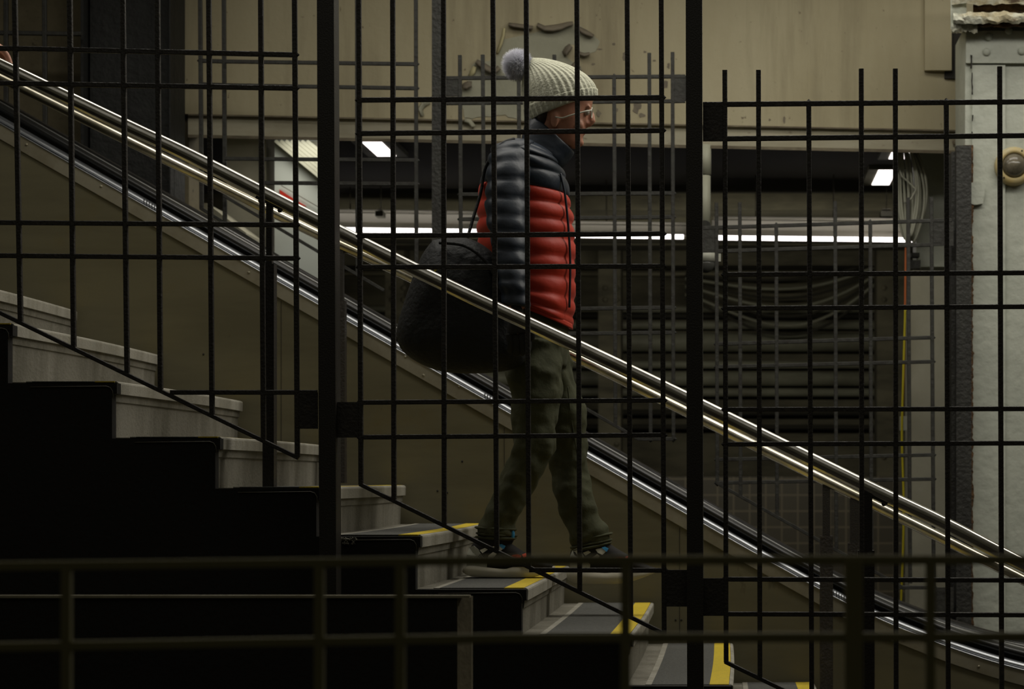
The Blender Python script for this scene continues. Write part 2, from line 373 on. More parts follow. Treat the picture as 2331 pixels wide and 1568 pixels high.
# drooping cables on the tunnel wall
for i in range(7):
    pts = []; y0 = 625+i*9; sag = 20+12*i
    for k in range(25):
        t = k/24; pts.append(P(1560+440*t, y0+sag*math.sin(math.pi*t**1.2)-30*t*t, 15.8))
    tag(MB().tube(pts, .012, 6).build('drooping_cable', M['pipe'] if i % 2 else M['tunneld']), ORD[i]+' of the drooping cables sagging on the far tunnel wall', 'cable', 'drooping cables on the tunnel wall')
# tunnel columns
for x in (1390, 2024, 905):
    t = thing('tunnel_column', {1390: 'dim riveted steel column across the tracks, right of the walking person', 2024: 'dim riveted steel column across the tracks beside the yellow cable', 905: 'dim riveted steel column across the tracks, behind the black bag'}[x], 'column', P(x, 1400, 15.3))
    MB().box(P(x-28, 350, 15.3), (P(x+28, 350, 15.6).x, 15.6, 0)).build('shaft', M['tunnel'], t)
    for yy in (655, 682, 1010, 1040):
        for dx in (-12, 14): MB().ball(P(x+dx, yy, 15.29), .02, 10, (1, .6, 1)).build('rivet', M['tunnel'], t)
# tile wall, low right
m = bpy.data.materials.new('dark tiles'); m.use_nodes = True; nt = m.node_tree; b = nt.nodes['Principled BSDF']
br = nt.nodes.new('ShaderNodeTexBrick'); tc = nt.nodes.new('ShaderNodeTexCoord'); mp = nt.nodes.new('ShaderNodeMapping')
mp.inputs['Rotation'].default_value = (math.pi/2, 0, 0)
br.offset = 0; br.inputs['Scale'].default_value = 1; br.inputs['Brick Width'].default_value = .115; br.inputs['Row Height'].default_value = .115
br.inputs['Mortar Size'].default_value = .006
br.inputs['Color1'].default_value = (.055, .047, .03, 1); br.inputs['Color2'].default_value = (.045, .038, .024, 1); br.inputs['Mortar'].default_value = (.12, .10, .065, 1)
nt.links.new(tc.outputs['Object'], mp.inputs[0]); nt.links.new(mp.outputs[0], br.inputs['Vector']); nt.links.new(br.outputs[0], b.inputs['Base Color'])
b.inputs['Roughness'].default_value = .5; M['tile'] = m
struct(MB().box(P(1290, 1085, 15.1), (P(2090, 1085, 15.2).x, 15.2, 0)).build('wall_tiles', M['tile']))
# grey plaster wall and white enclosure at left
struct(MB().box(P(512, 300, 10.3), (P(626, 300, 10.5).x, 10.5, 0)).build('wall_plaster', M['greywall']))
MB().box(P(425, 415, 9.75), (P(447, 415, 9.8).x, 9.8, 0)).build('trim_1', M['greywall']); struct(bpy.data.objects['trim_1'])
we = thing('white_enclosure', 'white sheet enclosure with a red stripe, seen left of the tall post', 'enclosure', P(690, 560, 10.2))
MB().prism([P(625, 318, 10.15), P(735, 318, 10.15), P(735, 582, 10.15)+Vector((0, 0, -2.2)), P(625, 582, 10.15)+Vector((0, 0, -2.2))], (0, .3, 0)).build('side_panel', M['whitepanel'], we)
MB().prism([P(x, y, 10.14) for x, y in ((636, 431), (668, 452), (697, 469), (690, 469), (668, 460), (637, 441))], (0, .008, 0)).build('red_stripe', M['red'], we)
for k in range(7):
    MB().bar(P(629+k*12, 322, 10.11), P(629+118, 322+(118-k*12)*.82, 10.11), .018, .05).build('soffit_slat', M['pipewhite'], we)
MB().prism([P(x, y, 10.12) for x, y in ((627, 321), (745, 321), (745, 424))], (0, .03, 0)).build('soffit', M['pipe'], we)
MB().tube([P(640, 422, 10.13), P(735, 477, 10.13)], .002, 6).build('seam', M['beamdark'], we)
tag(MB().prism([P(x, y, 9.8) for x, y in ((425, 462), (470, 462), (520, 500), (560, 530), (560, 540), (425, 540))], (0, .4, 0)).build('concrete_kerb', M['greywall']), 'pale sloping kerb behind the escalator left of the post', 'kerb')

# luminaires under the opening: reflector with a long bare tube
def luminaire(x0, y0, x1, y1, Y, top, label, cap=True):
    t = thing('fluorescent_light', label, 'light', P((x0+x1)/2, (y0+y1)/2, Y))
    a = P(x0, y0, Y); b = P(x1, y1, Y); s = Y/F
    MB().tube([a, b], 5.2*s, 12).build('tube', M['tube'], t)
    h0 = top*s
    q = [(.03, .012), (.14, h0*.55), (.12, h0), (.16, h0), (.18, h0*.5), (.06, .004)]
    rows = [[p+Vector((0, d, z)) for d, z in q] for p in (a+Vector((-.03, 0, 0)), b+Vector((.03, 0, 0)))]
    MB().grid(rows, smooth=False).build('reflector', M['reflector'], t)
    MB().bar(a+Vector((-.02, .12, h0+.012)), b+Vector((.02, .12, h0+.012)), .012, .06).build('top_rail', M['reflector'], t)
    for k in (.2, .6):
        q0 = a+(b-a)*k+Vector((0, .12, h0+.015)); MB().tube([q0, Vector((q0.x, q0.y, TC))], .004, 6).build('hanging_rod', M['tunnel'], t)
    return t
luminaire(560, 521, 706, 522, 12.6, 32, 'short glowing fluorescent tube low at left behind the handrails')
luminaire(712, 522, 1096, 527, 12.3, 44, 'long glowing fluorescent tube left of the walking person')
luminaire(1110, 533, 1556, 539, 12.0, 30, 'long glowing fluorescent tube between the person and the thick post')
luminaire(1632, 541, 2078, 546, 11.8, 46, 'long glowing fluorescent tube right of the thick post')
for x, lab in ((2017, 'small metal box on a rod above the right fluorescent light'), (866, 'small metal box on a rod above the left fluorescent light')):
    t = thing('hanging_box', lab, 'box', P(x, 496, 12.3))
    MB().box(P(x-12, 480, 12.25), P(x+12, 497, 12.35)).build('body', M['pipe'], t)
    MB().tube([P(x+1, 481, 12.3), Vector((P(x+1, 0, 12.3).x, 12.3, TC))], .004, 6).build('rod', M['pipe'], t)
    MB().box(P(x-8, 476, 12.25), P(x+8, 480, 12.35)).build('bracket', M['reflector'], t)
# ceiling panel lights
HC = 1.69
def panel_light(x0, x1, yn, yf, label, m=.35):
    Yn = HC*F/(VY-yn); Yf = HC*F/(VY-yf); s = Yn/F
    a = (x0-VX)*s; b = (x1-VX)*s; wd = b-a
    t = thing('panel_light', label, 'light', ((a+b)/2, (Yn+Yf)/2, CZ+HC), 'square panel lights')
    t['group'] = ''; del t['group']
    MB().box((a, Yn, CZ+HC), (b, Yf, CZ+HC+.01)).build('diffuser', M['panelglow'], t)
    g = .055
    fr = MB()
    fr.box((a-g, Yn-g*.3, CZ+HC+.004), (b+g, Yn, TC)); fr.box((a-g, Yf, CZ+HC+.004), (b+g, Yf+g, TC))
    fr.box((a-g, Yn, CZ+HC+.004), (a, Yf, TC)); fr.box((b, Yn, CZ+HC+.004), (b+g, Yf, TC))
    fr.build('frame', M['pipe'], t)
panel_light(825, 869, 325, 356, 'glowing square ceiling light left of the person')
panel_light(2030, 2070, 348, 362, 'upper of the two glowing ceiling lights by the cable bundle')
panel_light(2000, 2041, 388.5, 421, 'lower of the two glowing ceiling lights by the cable bundle')
t = thing('panel_light', 'tiny glowing light at the edge of the black column', 'light', P(436, 338, 10.4))
MB().prism([P(x, y, 10.4) for x, y in ((430, 332), (437, 335), (443, 343), (430, 342))], (0, .03, 0)).build('diffuser', M['panelglow'], t)
MB().box(P(427, 345, 10.43), (P(446, 345, 10.5).x, 10.5, TC)).build('housing', M['pipe'], t)

# pillar and cables at the right of the opening
struct(MB().box(P(2070, 616, 9.95), (P(2172, 616, 10.2).x, 10.2, 0)).build('trim_2', M['greywall']))
struct(MB().box(P(2086, 340, 10.1), P(2200, 616, 10.3)).build('wall_white_brick', M['white']))
tag(MB().box(P(2074, 575, 10.0), P(2090, 588, 10.08)).box(P(2072, 592, 10.0), P(2092, 614, 10.08)).build('junction_box', M['greypost']), 'small dark junction box on the pillar below the cable bundle', 'box')
cb = thing('cable_bundle', 'thick drooping bundle of pale cables near the right ceiling lights', 'cable', P(2080, 350, 9.9))
for i in range(17):
    u = i/16; r = random.uniform
    xm = 2046+68*u+r(-3, 3); xt = 2044+40*u+r(-3, 3); xe = 2062+18*u+r(-3, 3)
    Yc = 9.9+r(-.03, .03)
    pts = []
    for k in range(21):
        t = k/20; y = 340+205*t+8*math.sin(i)
        x = (1-t)**2*xt+2*t*(1-t)*(xm*1.0+(xm-2078)*.75)+t*t*xe
        pts.append(P(x, y, Yc))
    MB().tube(pts, r(.0045, .007), 8).build('cable', M['cable'], cb)
MB().tube([P(2036, 350, 9.88), P(2052, 400, 9.86), P(2085, 430, 9.85), P(2075, 452, 9.85), P(2058, 462, 9.86)], .005, 8).build('cable', M['cable'], cb)
def spl(pts, n=8):
    o = []; pts = [Vector(p) for p in pts]; k = len(pts)
    for i in range(k-1):
        p0 = pts[max(i-1, 0)]; p1 = pts[i]; p2 = pts[i+1]; p3 = pts[min(i+2, k-1)]
        for j in range(n):
            t = j/n
            o.append(.5*((2*p1)+(p2-p0)*t+(2*p0-5*p1+4*p2-p3)*t*t+(3*p1-p0-3*p2+p3)*t**3))
    o.append(pts[-1]); return o
tag(MB().tube(spl([P(2062, 560, 9.93), P(2061, 640, 9.93), P(2059, 800, 9.93), P(2056, 900, 9.93), P(2054, 960, 9.94)]), .0052, 8).build('orange_cable', M['corange']), 'thin orange cable hanging down the grey pillar', 'cable')
tag(MB().tube(spl([P(2061, 700, 9.9), P(2057, 830, 9.9), P(2053, 990, 9.9), P(2057, 1130, 9.9), P(2056, 1240, 9.9), P(2050, 1400, 9.9)]), .0056, 8).build('yellow_cable', M['cyellow']), 'thin yellow cable hanging down the grey pillar', 'cable')
t = tag(MB().box(P(2049, 947, 9.93), P(2063, 980, 9.97)).build('cable_clamp', M['lens']), 'small white clamp on the yellow cable', 'clamp')
# white conduit and dome camera
wp = thing('white_conduit', 'vertical white pipe right behind the thick grille post', 'pipe', P(1604, 520, 9.45))
MB().tube([P(1604, 330, 9.62), P(1604, 397, 9.62)], 15*9.6/F, 16).build('upper_pipe', M['pipewhite'], wp)
MB().tube([P(1603.5, 400, 9.62), P(1603.5, 522, 9.62)], 14*9.6/F, 16).build('lower_pipe', M['pipewhite'], wp)
dc = thing('dome_camera', 'white dome security camera hanging beside the thick grille post', 'camera', P(1606, 577, 9.35))
MB().tube([P(1606, 572, 9.35), P(1606, 596, 9.35)], [.046, .048], 20).build('housing', M['lens'], dc)
cc = P(1606, 596, 9.35); rows = []
for i in range(8):
    a = i/7*math.pi/2*.97; rows.append([cc+Vector((.044*math.cos(a)*math.cos(k/20*2*math.pi), .044*math.cos(a)*math.sin(k/20*2*math.pi), -.05*math.sin(a))) for k in range(20)])
MB().grid(rows).build('dome', M['glass'], dc)
MB().box(P(1632, 577, 9.33), P(1641, 597, 9.37)).build('bracket', M['lens'], dc)
MB().tube([P(1604, 515, 9.60), P(1606, 573, 9.35)], .03, 12).build('mount', M['greypost'], dc)

# ---------------------------------------------------------------- grilles
def grille(name, label, Y, vert, horiz, diag, plates, m, wpx=11.0, group=None, dep=None, nodes=True, platem=None):
    vs = vert; s = Y/F; wd = wpx*s; dep = dep or wd
    mx = sum(v[0] for v in vert)/len(vert); my = max([v[3] for v in vert])
    t = thing(name, label, 'grille', P(mx, my, Y), group)
    for x0, y0, x1, y1 in vert: MB().bar(P(x0, y0, Y), P(x1, y1, Y), wd, dep).build('vertical_bar', m, t)
    for h in horiz:
        mb = MB().bar(P(h[0], h[1], Y), P(h[2], h[3], Y), wd*.98, dep*.96)
        for x0, y0, x1, y1 in (vert if nodes else []):      # welded fillets at the crossings
            k = (x0-h[0])/(h[2]-h[0]); yy = h[1]+(h[3]-h[1])*k; tt = (yy-y0)/(y1-y0)
            if -.01 <= k <= 1.01 and -.01 <= tt <= 1.01:
                c = P(x0+(x1-x0)*tt, yy, Y); r = wd*.98
                mb.add([c+Vector((r, 0, 0)), c+Vector((0, 0, r)), c+Vector((-r, 0, 0)), c+Vector((0, 0, -r)), c+Vector((0, -dep*.5, 0)), c+Vector((0, dep*.5, 0))],
                       [(0, 1, 4), (1, 2, 4), (2, 3, 4), (3, 0, 4), (1, 0, 5), (2, 1, 5), (3, 2, 5), (0, 3, 5)])
        mb.build('horizontal_bar', m, t)
    for d in diag: MB().bar(P(d[0], d[1], Y), P(d[2], d[3], Y), wd*.86, dep*1.02, wd*.3).build('diagonal_bar', m, t)
    for (xa, ya, xb, yb) in plates: MB().box(P(xa, ya, Y-.006), P(xb, yb, Y+.006)).build('mounting_plate', platem or m, t)
    return t
YG = 6.2
grille('steel_grille', 'black steel grille panel at the left, before the tall double-edged post', YG,
       [(-90, -420, -66, 668), (26, -420, 47, 734), (154, -420, 168, 789), (275, -420, 289.5, 848), (355, -420, 365.5, 886), (472, -420, 483, 945), (591, -420, 600, 1003), (668, -420, 677, 1041)],
       [(-90, 108, 671, 125), (-90, 188, 671, 201), (-90, 506, 673, 512), (-90, 581, 674, 588), (388, 893, 722, 893)],
       [(-90, 668, 677, 1041)], [(677, 893, 724, 976)], M['bar'])
grille('steel_grille', 'black steel grille panel in the middle, in front of the walking person', YG,
       [(815, -420, 822, 1103), (893, -420, 897, 1140), (1009, -420, 1011.5, 1196), (1119, -420, 1131, 1255), (1196, -420, 1204, 1291), (1311, -420, 1320, 1348), (1425, -420, 1436, 1405), (1503, -420, 1512, 1442)],
       [(815, 228, 1505, 222), (816, 304, 1506, 297), (818, 537, 1507, 532), (818, 608, 1508, 606), (820, 916, 1510, 911), (820, 995, 1510, 990), (1205, 1297, 1512, 1298)],
       [(822, 1103, 1512, 1442)], [(768, 915, 822, 996), (1510, 1297, 1564, 1380)], M['bar'])
grille('steel_grille', 'black steel grille panel at the right, its bar tips ending open above', YG,
       [(1650, 160, 1653, 1507), (1726.5, 160, 1730, 1545), (1841, 238, 1848, 1602), (1960.5, 157, 1962, 1658), (2038, 157, 2040, 1695), (2154, 236, 2159, 1750), (2275.5, 152, 2281, 1810), (2400, 150, 2404, 1870)],
       [(1600, 238, 2480, 230.5), (1650, 316, 2480, 307), (1651, 625, 2480, 620), (1651, 702, 2480, 697), (1652, 932, 2480, 930), (1652, 1011, 2480, 1008), (1652, 1318, 2480, 1321), (1652, 1397, 2480, 1400)],
       [(1653, 1507, 2404, 1870)], [(1600, 236, 1651, 322), (1600, 1316, 1654, 1401)], M['bar'])
def post(px0, px1, Y, dep, ytop, label, m='post', tilt=0, base=True):
    t = thing('grille_post', label, 'post', (P((px0+px1)/2, 0, Y).x, Y, 0))
    zt = P(0, ytop, Y).z; a = P(px0, 0, Y).x; b = P(px1, 0, Y).x; tl = tilt*Y/F
    vs = [(a, Y-.0, zt), (b, Y, zt), (b+tl, Y, 0), (a+tl, Y, 0)]
    MB().prism([Vector(v) for v in vs], (0, dep, 0)).build('upright', M[m], t)
    if base: MB().box((a-.05+tl, Y-.05, 0), (b+.05+tl, Y+dep+.05, .012)).build('base_plate', M[m], t)
    return t
post(719.5, 758, YG-.03, .08, -420, 'tall black square post between the left and middle grille panels', tilt=10)
post(1560, 1597, YG-.03, .08, -420, 'thick black post between the middle and right grille panels', tilt=5)
YB = 9.0
BB = M['backbar']
grille('far_grille', 'far grille piece at the upper left corner, before the soiled wall', YB,
       [(-75, -420, -75, 250), (13, -420, 14, 260), (99, -420, 103, 300)], [(-75, 74, 185, 77)], [], [], BB, 9.5, nodes=False)
grille('far_grille', 'narrow far grille piece beside the black column', YB+.04,
       [(453, -420, 459, 475), (508, -420, 512, 505)], [(453, 138, 512, 140), (457, 192, 512, 194)], [(459, 475, 640, 588)], [], BB, 9.0)
grille('far_grille', 'far grille panel seen either side of the tall double-edged post', YB,
       [(592, -420, 594, 495), (812, -420, 814, 625), (946, -420, 948, 662)], [(512, 140, 947, 146), (512, 194, 947, 201), (512, 361, 947, 365), (590, 416, 947, 419)], [(512, 447, 872, 660)], [], BB, 8.5)
MB  # (lower edge of the same panel ends level)
grille('far_grille', 'far grille panel behind the walking person, tips open above', YB,
       [(1047, 126, 1050, 767), (1099, 125, 1103, 797), (1181, 178, 1184, 843), (1262, 125, 1265, 890), (1398, 176, 1401, 968), (1478, 121, 1481, 999), (1531, 119, 1533, 999)],
       [(1012, 178, 1560, 174), (1012, 235, 1560, 230), (1047, 443, 1531, 440), (1047, 499, 1531, 494), (1050, 706, 1531, 700), (1050, 762, 1531, 757), (1453, 999, 1533, 999)],
       [(1050, 767, 1453, 999)], [(1010, 178, 1048, 220), (1530, 172, 1566, 230)], BB, 8.5)
grille('far_grille', 'far grille panel behind the right grille, before the yellow cable', YB,
       [(1631, 462, 1633, 1100), (1684, 461, 1686, 1130), (1767, 510, 1769, 1175), (1901, 458, 1904, 1250), (1981, 503, 1984, 1295), (2067, 450, 2072, 1328), (2120, 449, 2126, 1390)],
       [(1600, 519, 2166, 501), (1632, 572, 2122, 557), (1632, 783, 2122, 768), (1632, 835, 2122, 823), (1632, 1046, 2124, 1035), (1632, 1099, 2124, 1090), (2040, 1337, 2130, 1337)],
       [(1633, 1100, 2050, 1334)], [(2120, 503, 2170, 560), (2126, 1337, 2170, 1392), (1598, 518, 1632, 575)], BB, 8.5)
post(983, 1010, YB-.02, .06, TOPY, 'slim dark grey post of the far grille, left of the hat', 'greypost', base=False)
post(1566, 1592, YB-.02, .06, 100, 'far grille post hidden behind the thick black post', 'greypost', base=False)

# foreground rail grille, out of focus
YN = 2.58
ng = grille('foreground_grille', 'blurred olive grille close to the camera along the bottom edge', YN,
       [(152, 1287, 152, 1750), (727, 1280, 727, 1750), (911, 1278, 911, 1750), (1424, 1272, 1424, 1750), (2118, 1274, 2118, 1750)],
       [(-200, 1291, 1165, 1275), (1165, 1275, 2480, 1274), (-200, 1476, 1165, 1452), (1165, 1452, 2480, 1449)],
       [], [], M['olivebar'], 22, nodes=False)
MB().bar(P(1943, 1274, YN), Vector((P(1943, 0, YN).x, YN, 0)), .022, .022).build('support_post', M['olivebar'], ng)
for x in (152, 911): MB().bar(P(x, 1500, YN), Vector((P(x, 0, YN).x, YN, 0)), .0115, .0115).build('support_post', M['olivebar'], ng)

# ---------------------------------------------------------------- stairs
Y1, Y2 = 6.4, 8.02
NP = [(-445, 485), (-205, 612), (31, 738), (268, 870), (503, 996), (733, 1110), (959, 1219), (1200, 1340), (1441, 1445), (1667, 1560), (1898, 1672), (2130, 1785)]
s1 = Y1/F
st = thing('staircase', 'grey concrete staircase with yellow edged steps going down to the right', 'staircase', (P(1900, 0, Y1).x, Y1, 0))
def X1(px): return (px-VX)*s1
def Z1(py): return CZ-(py-VY)*s1
BOW = .02
def bow(t): return BOW*math.sin(math.pi*t)
NS = 12
for i in range(1, len(NP)):
    xp, yp = NP[i-1]; xn, yn = NP[i]; BOW = .02 if xn < 1100 else .004
    yl = NP[i+1][1] if i+1 < len(NP) else yn+115
    # section (x, y px at near plane)
    sec = [(xp-14, yn), (xn-5, yn), (xn-1, yn+1.5), (xn, yn+4), (xn-1, yn+26), (xn-6, yn+27), (xn-8, yn+44), (xn-12, yn+46), (xn-14, yl+4), (xp-14, yl+4)]
    rows = []
    for k in range(NS+1):
        t = k/NS; y = Y1+(Y2-Y1)*t
        rows.append([Vector((X1(x)+bow(t), y, Z1(yy))) for x, yy in sec])
    stp = MB().grid(rows, smooth=False).build('step', M['concrete'], st)
    def strip(xa, xb, h, mname, part, dz=0, ya=Y1+.0, yb=Y2):
        rows = []
        for k in range(NS+1):
            t = (k/NS); y = ya+(yb-ya)*t; tt = (y-Y1)/(Y2-Y1)
            rows.append([Vector((X1(xa)+bow(tt), y, Z1(yn)+dz)), Vector((X1(xb)+bow(tt), y, Z1(yn)+dz)), Vector((X1(xb)+bow(tt), y, Z1(yn)+h)), Vector((X1(xa)+bow(tt), y, Z1(yn)+h))])
        return MB().grid(rows, smooth=False).build(part, M[mname], stp)
    # nosing shell
    rows = []
    for k in range(NS+1):
        t = k/NS; y = Y1+(Y2-Y1)*t
        q = [(xn-7, yn-2), (xn-3, yn-2), (xn+1, yn+.5), (xn+2, yn+4), (xn+1, yn+26.5), (xn-4, yn+26.5), (xn-4, yn+4)]
        rows.append([Vector((X1(x)+bow(t), y, Z1(yy))) for x, yy in q])
    MB().grid(rows, smooth=False).build('nosing', M['nosing'], stp)
    strip(xn-52, xn-8, .0035, 'yellow', 'yellow_strip', -.004)
    strip(xp+42, xn-52, .003, 'mat', 'tread_mat', -.004)
    strip(xp+28, xp+42, .0028, 'nosing', 'mat_edging', -.004)
    # thin olive tube imitates the highlight on the stringer's rounded lip
    lip = [(xp+38, yn+11), (xn-26, yn+9), (xn-17, yn+12), (xn-12, yn+20), (xn-11, yn+34)]
    MB().tube([P(x, y, Y1-.043) for x, y in lip], .0016, 6).build('lip_highlight', M['lip_glint'], st)
prof = []
for i in range(1, len(NP)):
    xp, yp = NP[i-1]; xn, yn = NP[i]
    prof += [(xp-13, yn+2), (xn-2, yn+2), (xn-2, yn+26), (xn-13, yn+28)]
prof.append((NP[-1][0]-13, VY+CZ/s1)); prof.append((NP[0][0]-13, VY+CZ/s1))
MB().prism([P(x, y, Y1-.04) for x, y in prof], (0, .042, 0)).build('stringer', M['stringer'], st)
# solid mass beneath the steps
mass = [(NP[0][0]-13, NP[1][1]+110)]
for i in range(2, len(NP)): mass.append((NP[i-1][0]-20, NP[i][1]+8)); 
mass2 = []
for i in range(1, len(NP)-1):
    mass2 += [(NP[i-1][0]-15, NP[i+1][1]+6), (NP[i][0]-15, NP[i+1][1]+6)]
mass2.append((NP[-1][0]-15, NP[-1][1]+118)); mass2.append((NP[-1][0]-15, VY+CZ/s1)); mass2.append((NP[0][0]-15, VY+CZ/s1))
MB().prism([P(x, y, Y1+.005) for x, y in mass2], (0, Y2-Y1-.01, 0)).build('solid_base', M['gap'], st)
# debris in one corner
deb = MB()
for k in range(60):
    x = random.uniform(775, 812); y = 1224+random.uniform(0, 14)
    deb.ball(P(x, y, Y1-.045), random.uniform(.001, .004), 6)
tag(deb.build('debris', M['concrete'], None), 'crumbs of broken concrete by the tall post foot', 'debris', kind='stuff')

# ---------------------------------------------------------------- stair handrails
def handrail(Y, line, label, m, posts, brk, rad=.0215):
    (x0, y0), (x1, y1) = line[0], line[-1]
    t = thing('handrail', label, 'handrail', P((x0+x1)/2, (y0+y1)/2, Y))
    MB().tube(spl([P(x, y, Y) for x, y in line], 4), rad, 28).build('rail', m, t)
    sl = (y1-y0)/(x1-x0)
    def rail_y(px):
        for (a, b), (c, d) in zip(line, line[1:]):
            if a <= px <= c: return b+(d-b)*(px-a)/(c-a)
    for (px, w0, ys, w1, yb) in posts:
        yr = rail_y(px); s = Y/F
        MB().box(P(px-w0/2, yr+8, Y-w0/2*s), P(px+w0/2, ys+4, Y+w0/2*s)).build('post', M['post'], t)
        b = MB(); b.box(P(px-w1/2, ys, Y-w1/2*s), P(px+w1/2, yb, Y+w1/2*s)); b.build('post_sleeve', M['bar'], t)
    for px in brk:
        yr = rail_y(px)
        MB().bar(P(px-30, yr-30*sl+15, Y), P(px+30, yr+30*sl+15, Y), .012, .03).build('bracket', M['post'], t)
        for d in (-22, 22): MB().ball(P(px+d, yr+d*sl+20, Y), .008, 8).build('bolt', M['post'], t)
    return t
handrail(6.5, [(-900, -285), (-150, 78), (0, 149), (278, 282), (439, 358), (723, 503), (1014, 648), (1322, 792), (1602, 926), (1965, 1104), (2152, 1193), (2331, 1286), (2700, 1470)], 'near polished steel handrail crossing in front of the person', M['steel'],
         [(614, 17, 600, 33, 1112), (1971, 26, 1253, 35, 1740)], [615, 1990], .0218)
handrail(7.9, [(-150, 104), (0, 176), (278, 313), (439, 393), (723, 533), (892, 611), (1322, 818), (1602, 957), (1935, 1122), (2152, 1229), (2331, 1320), (2520, 1416)], 'far polished steel handrail passing behind the person', M['steelfar'],
         [(776, 16, 684, 27, 1099), (1945, 19, 1236, 28, 1600), (1881, 16, 1220, 28, 1600)], [1110], .020)
# ---------------------------------------------------------------- escalator
es = thing('escalator', 'stainless escalator with black handrail going down to the right behind the stairs', 'escalator', P(1600, 1500, 8.4))
BP = [(-160, 225), (0, 316), (1692, 1279), (1841, 1363), (1925, 1408), (2010, 1449), (2107, 1489), (2225, 1531), (2331, 1562), (2520, 1600)]
def interp(px, Yk=1.0):
    for (a, b), (c, d) in zip(BP, BP[1:]):
        if a <= px <= c: return b+(d-b)*(px-a)/(c-a)
    return BP[-1][1]
xs = [-160, 400, 1000, 1500, 1660]+list(range(1700, 2521, 20))
# smooth the bottom curve
cur = {x: interp(x) for x in xs}
for _ in range(12):
    c2 = dict(cur)
    for i in range(1, len(xs)-1):
        if xs[i] >= 1700: c2[xs[i]] = (cur[xs[i-1]]+cur[xs[i]]*2+cur[xs[i+1]])/4 if xs[i-1] >= 1700 else cur[xs[i]]
    cur = c2
YE = 8.06; se = YE/F
def sweep(sec, name, m, Yo=0.0, smooth=True, up=0, par=es):
    rows = []
    for x in xs:
        p = P(x, cur[x], YE)
        rows.append([p+Vector((0, Yo+d, (z+up)*se)) for d, z in sec])
    return MB().grid(rows, smooth=smooth).build(name, m, par)
def ell(cd_, cz_, rd, rz, n=16): return [(cd_+rd*math.cos(2*math.pi*k/n), cz_+rz*math.sin(2*math.pi*k/n)) for k in range(n)]
# outer cladding
pts = [P(x, cur[x]-4, YE) for x in xs]+[Vector((P(2520, 0, YE).x, YE, 0)), Vector((P(-160, 0, YE).x, YE, 0))]
MB().prism(pts, (0, .03, 0)).build('outer_cladding', M['bronze'], es)
sweep([(-.006, 0), (-.006, 33), (.02, 33), (.02, 0)], 'trim_flange', M['flange'], smooth=False)
sweep([(-.006, 33), (-.010, 35), (-.008, 37), (.02, 37), (.02, 33)], 'bright_bead', M['deck'])
sweep([(.012, 37), (.002, 40), (.002, 45), (.012, 50), (.030, 53), (.05, 54), (.05, 37)], 'deck_rail', M['deck'])
sweep([(.045, 50), (.045, 62), (.09, 62), (.09, 50)], 'dark_channel', M['gap'], smooth=False)
sweep(ell(.05, 71, .036, 12, 20), 'moving_handrail', M['rubber'])
sweep([(.088, 55), (.088, 83), (.092, 85), (.11, 85), (.11, 55)], 'handrail_glint', M['railglint'])  # added band imitates the silver highlight along the glossy handrail
# far balustrade
sweep(ell(.05, 71, .036, 12, 16), 'moving_handrail', M['rubber'], Yo=.72)
sweep([(.02, 20), (.02, 55), (.08, 60), (.10, 86), (.11, 86), (.11, 20)], 'far_balustrade', M['gap'], Yo=.72, smooth=False)
sweep([(.012, 64), (.010, 70), (.02, 76), (.02, 64)], 'handrail_glint', M['railglint'], Yo=.72)  # same added highlight band for the far handrail
sweep([(.10, 0), (.10, 4), (.75, 4), (.75, 0)], 'step_band', M['gap'], smooth=False)
for x, y in ((60, 329), (230, 424), (923, 812), (1045, 880), (1868, 1363), (2059, 1454), (2228, 1517), (964, 854), (566, 620)):
    MB().ball(P(x, y, YE-.007), .0052, 10, (1, .5, 1)).build('screw', M['flange'], es)
for x, y in ((996, 1117), (1018, 1121), (1538, 1411), (1551, 1411), (463, 806), (478, 806), (1052, 1050)):
    MB().ball(P(x, y, YE-.001), .004, 8, (1, .4, 1)).build('rivet', M['gap'], es)
for x in (1547, 1148, 640, 1990):
    yt = interp(x)+4
    MB().box(P(x-.6, yt, YE-.0015), P(x+.6, 1700, YE)).build('panel_seam', M['gap'], es)
for xx in (342, 1118, 1912):  # segmented joint in the deck rail
    for k in range(6):
        x = xx-14+k*6; p = P(x, interp(x)-44, YE+.004)
        MB().ball(p, .008, 8, (.25, .6, 1.8)).build('joint_rib', M['rubber'], es)

# foreground parapet
pp = thing('parapet_panel', 'dark low panel with thin pale top edge, bottom left', 'panel', (P(500, 0, 5.0).x, 5.0, 0))
MB().prism([P(-250, 1359, 5.0), P(1041, 1359, 5.0), Vector((P(1041, 0, 5.0).x, 5, 0)), Vector((P(-250, 0, 5.0).x, 5, 0))], (0, .05, 0)).build('panel', M['stringer'], pp)
MB().box(P(-250, 1355, 4.995), P(1072, 1359.5, 5.02)).build('top_edge', M['flange'], pp)
a = P(1041, 1358, 5.0); b = P(1073, 1358, 5.06)
MB().prism([a, b, Vector((b.x, b.y, 0)), Vector((a.x, a.y, 0))], (0, .03, 0)).build('end_face', M['cream_dark'], pp)

# ceiling lamps over the stairs
for i, (x, y, s, p) in enumerate(LIGHTS):
    lab = ['long lamp on the ceiling over the foot of the stairs', 'long lamp on the ceiling over the lower stairs', 'long lamp on the ceiling over the middle of the stairs', 'long lamp on the ceiling over the upper stairs', 'lamp over the escalator near the white column', 'lamp over the escalator by the peeled wall'][i]
    t = thing('ceiling_lamp', lab, 'lamp', (x, y, CEIL))
    MB().box((x-s/2-.04, y-.34, CEIL-.10), (x+s/2+.04, y+.34, CEIL)).build('housing', M['reflector'], t)

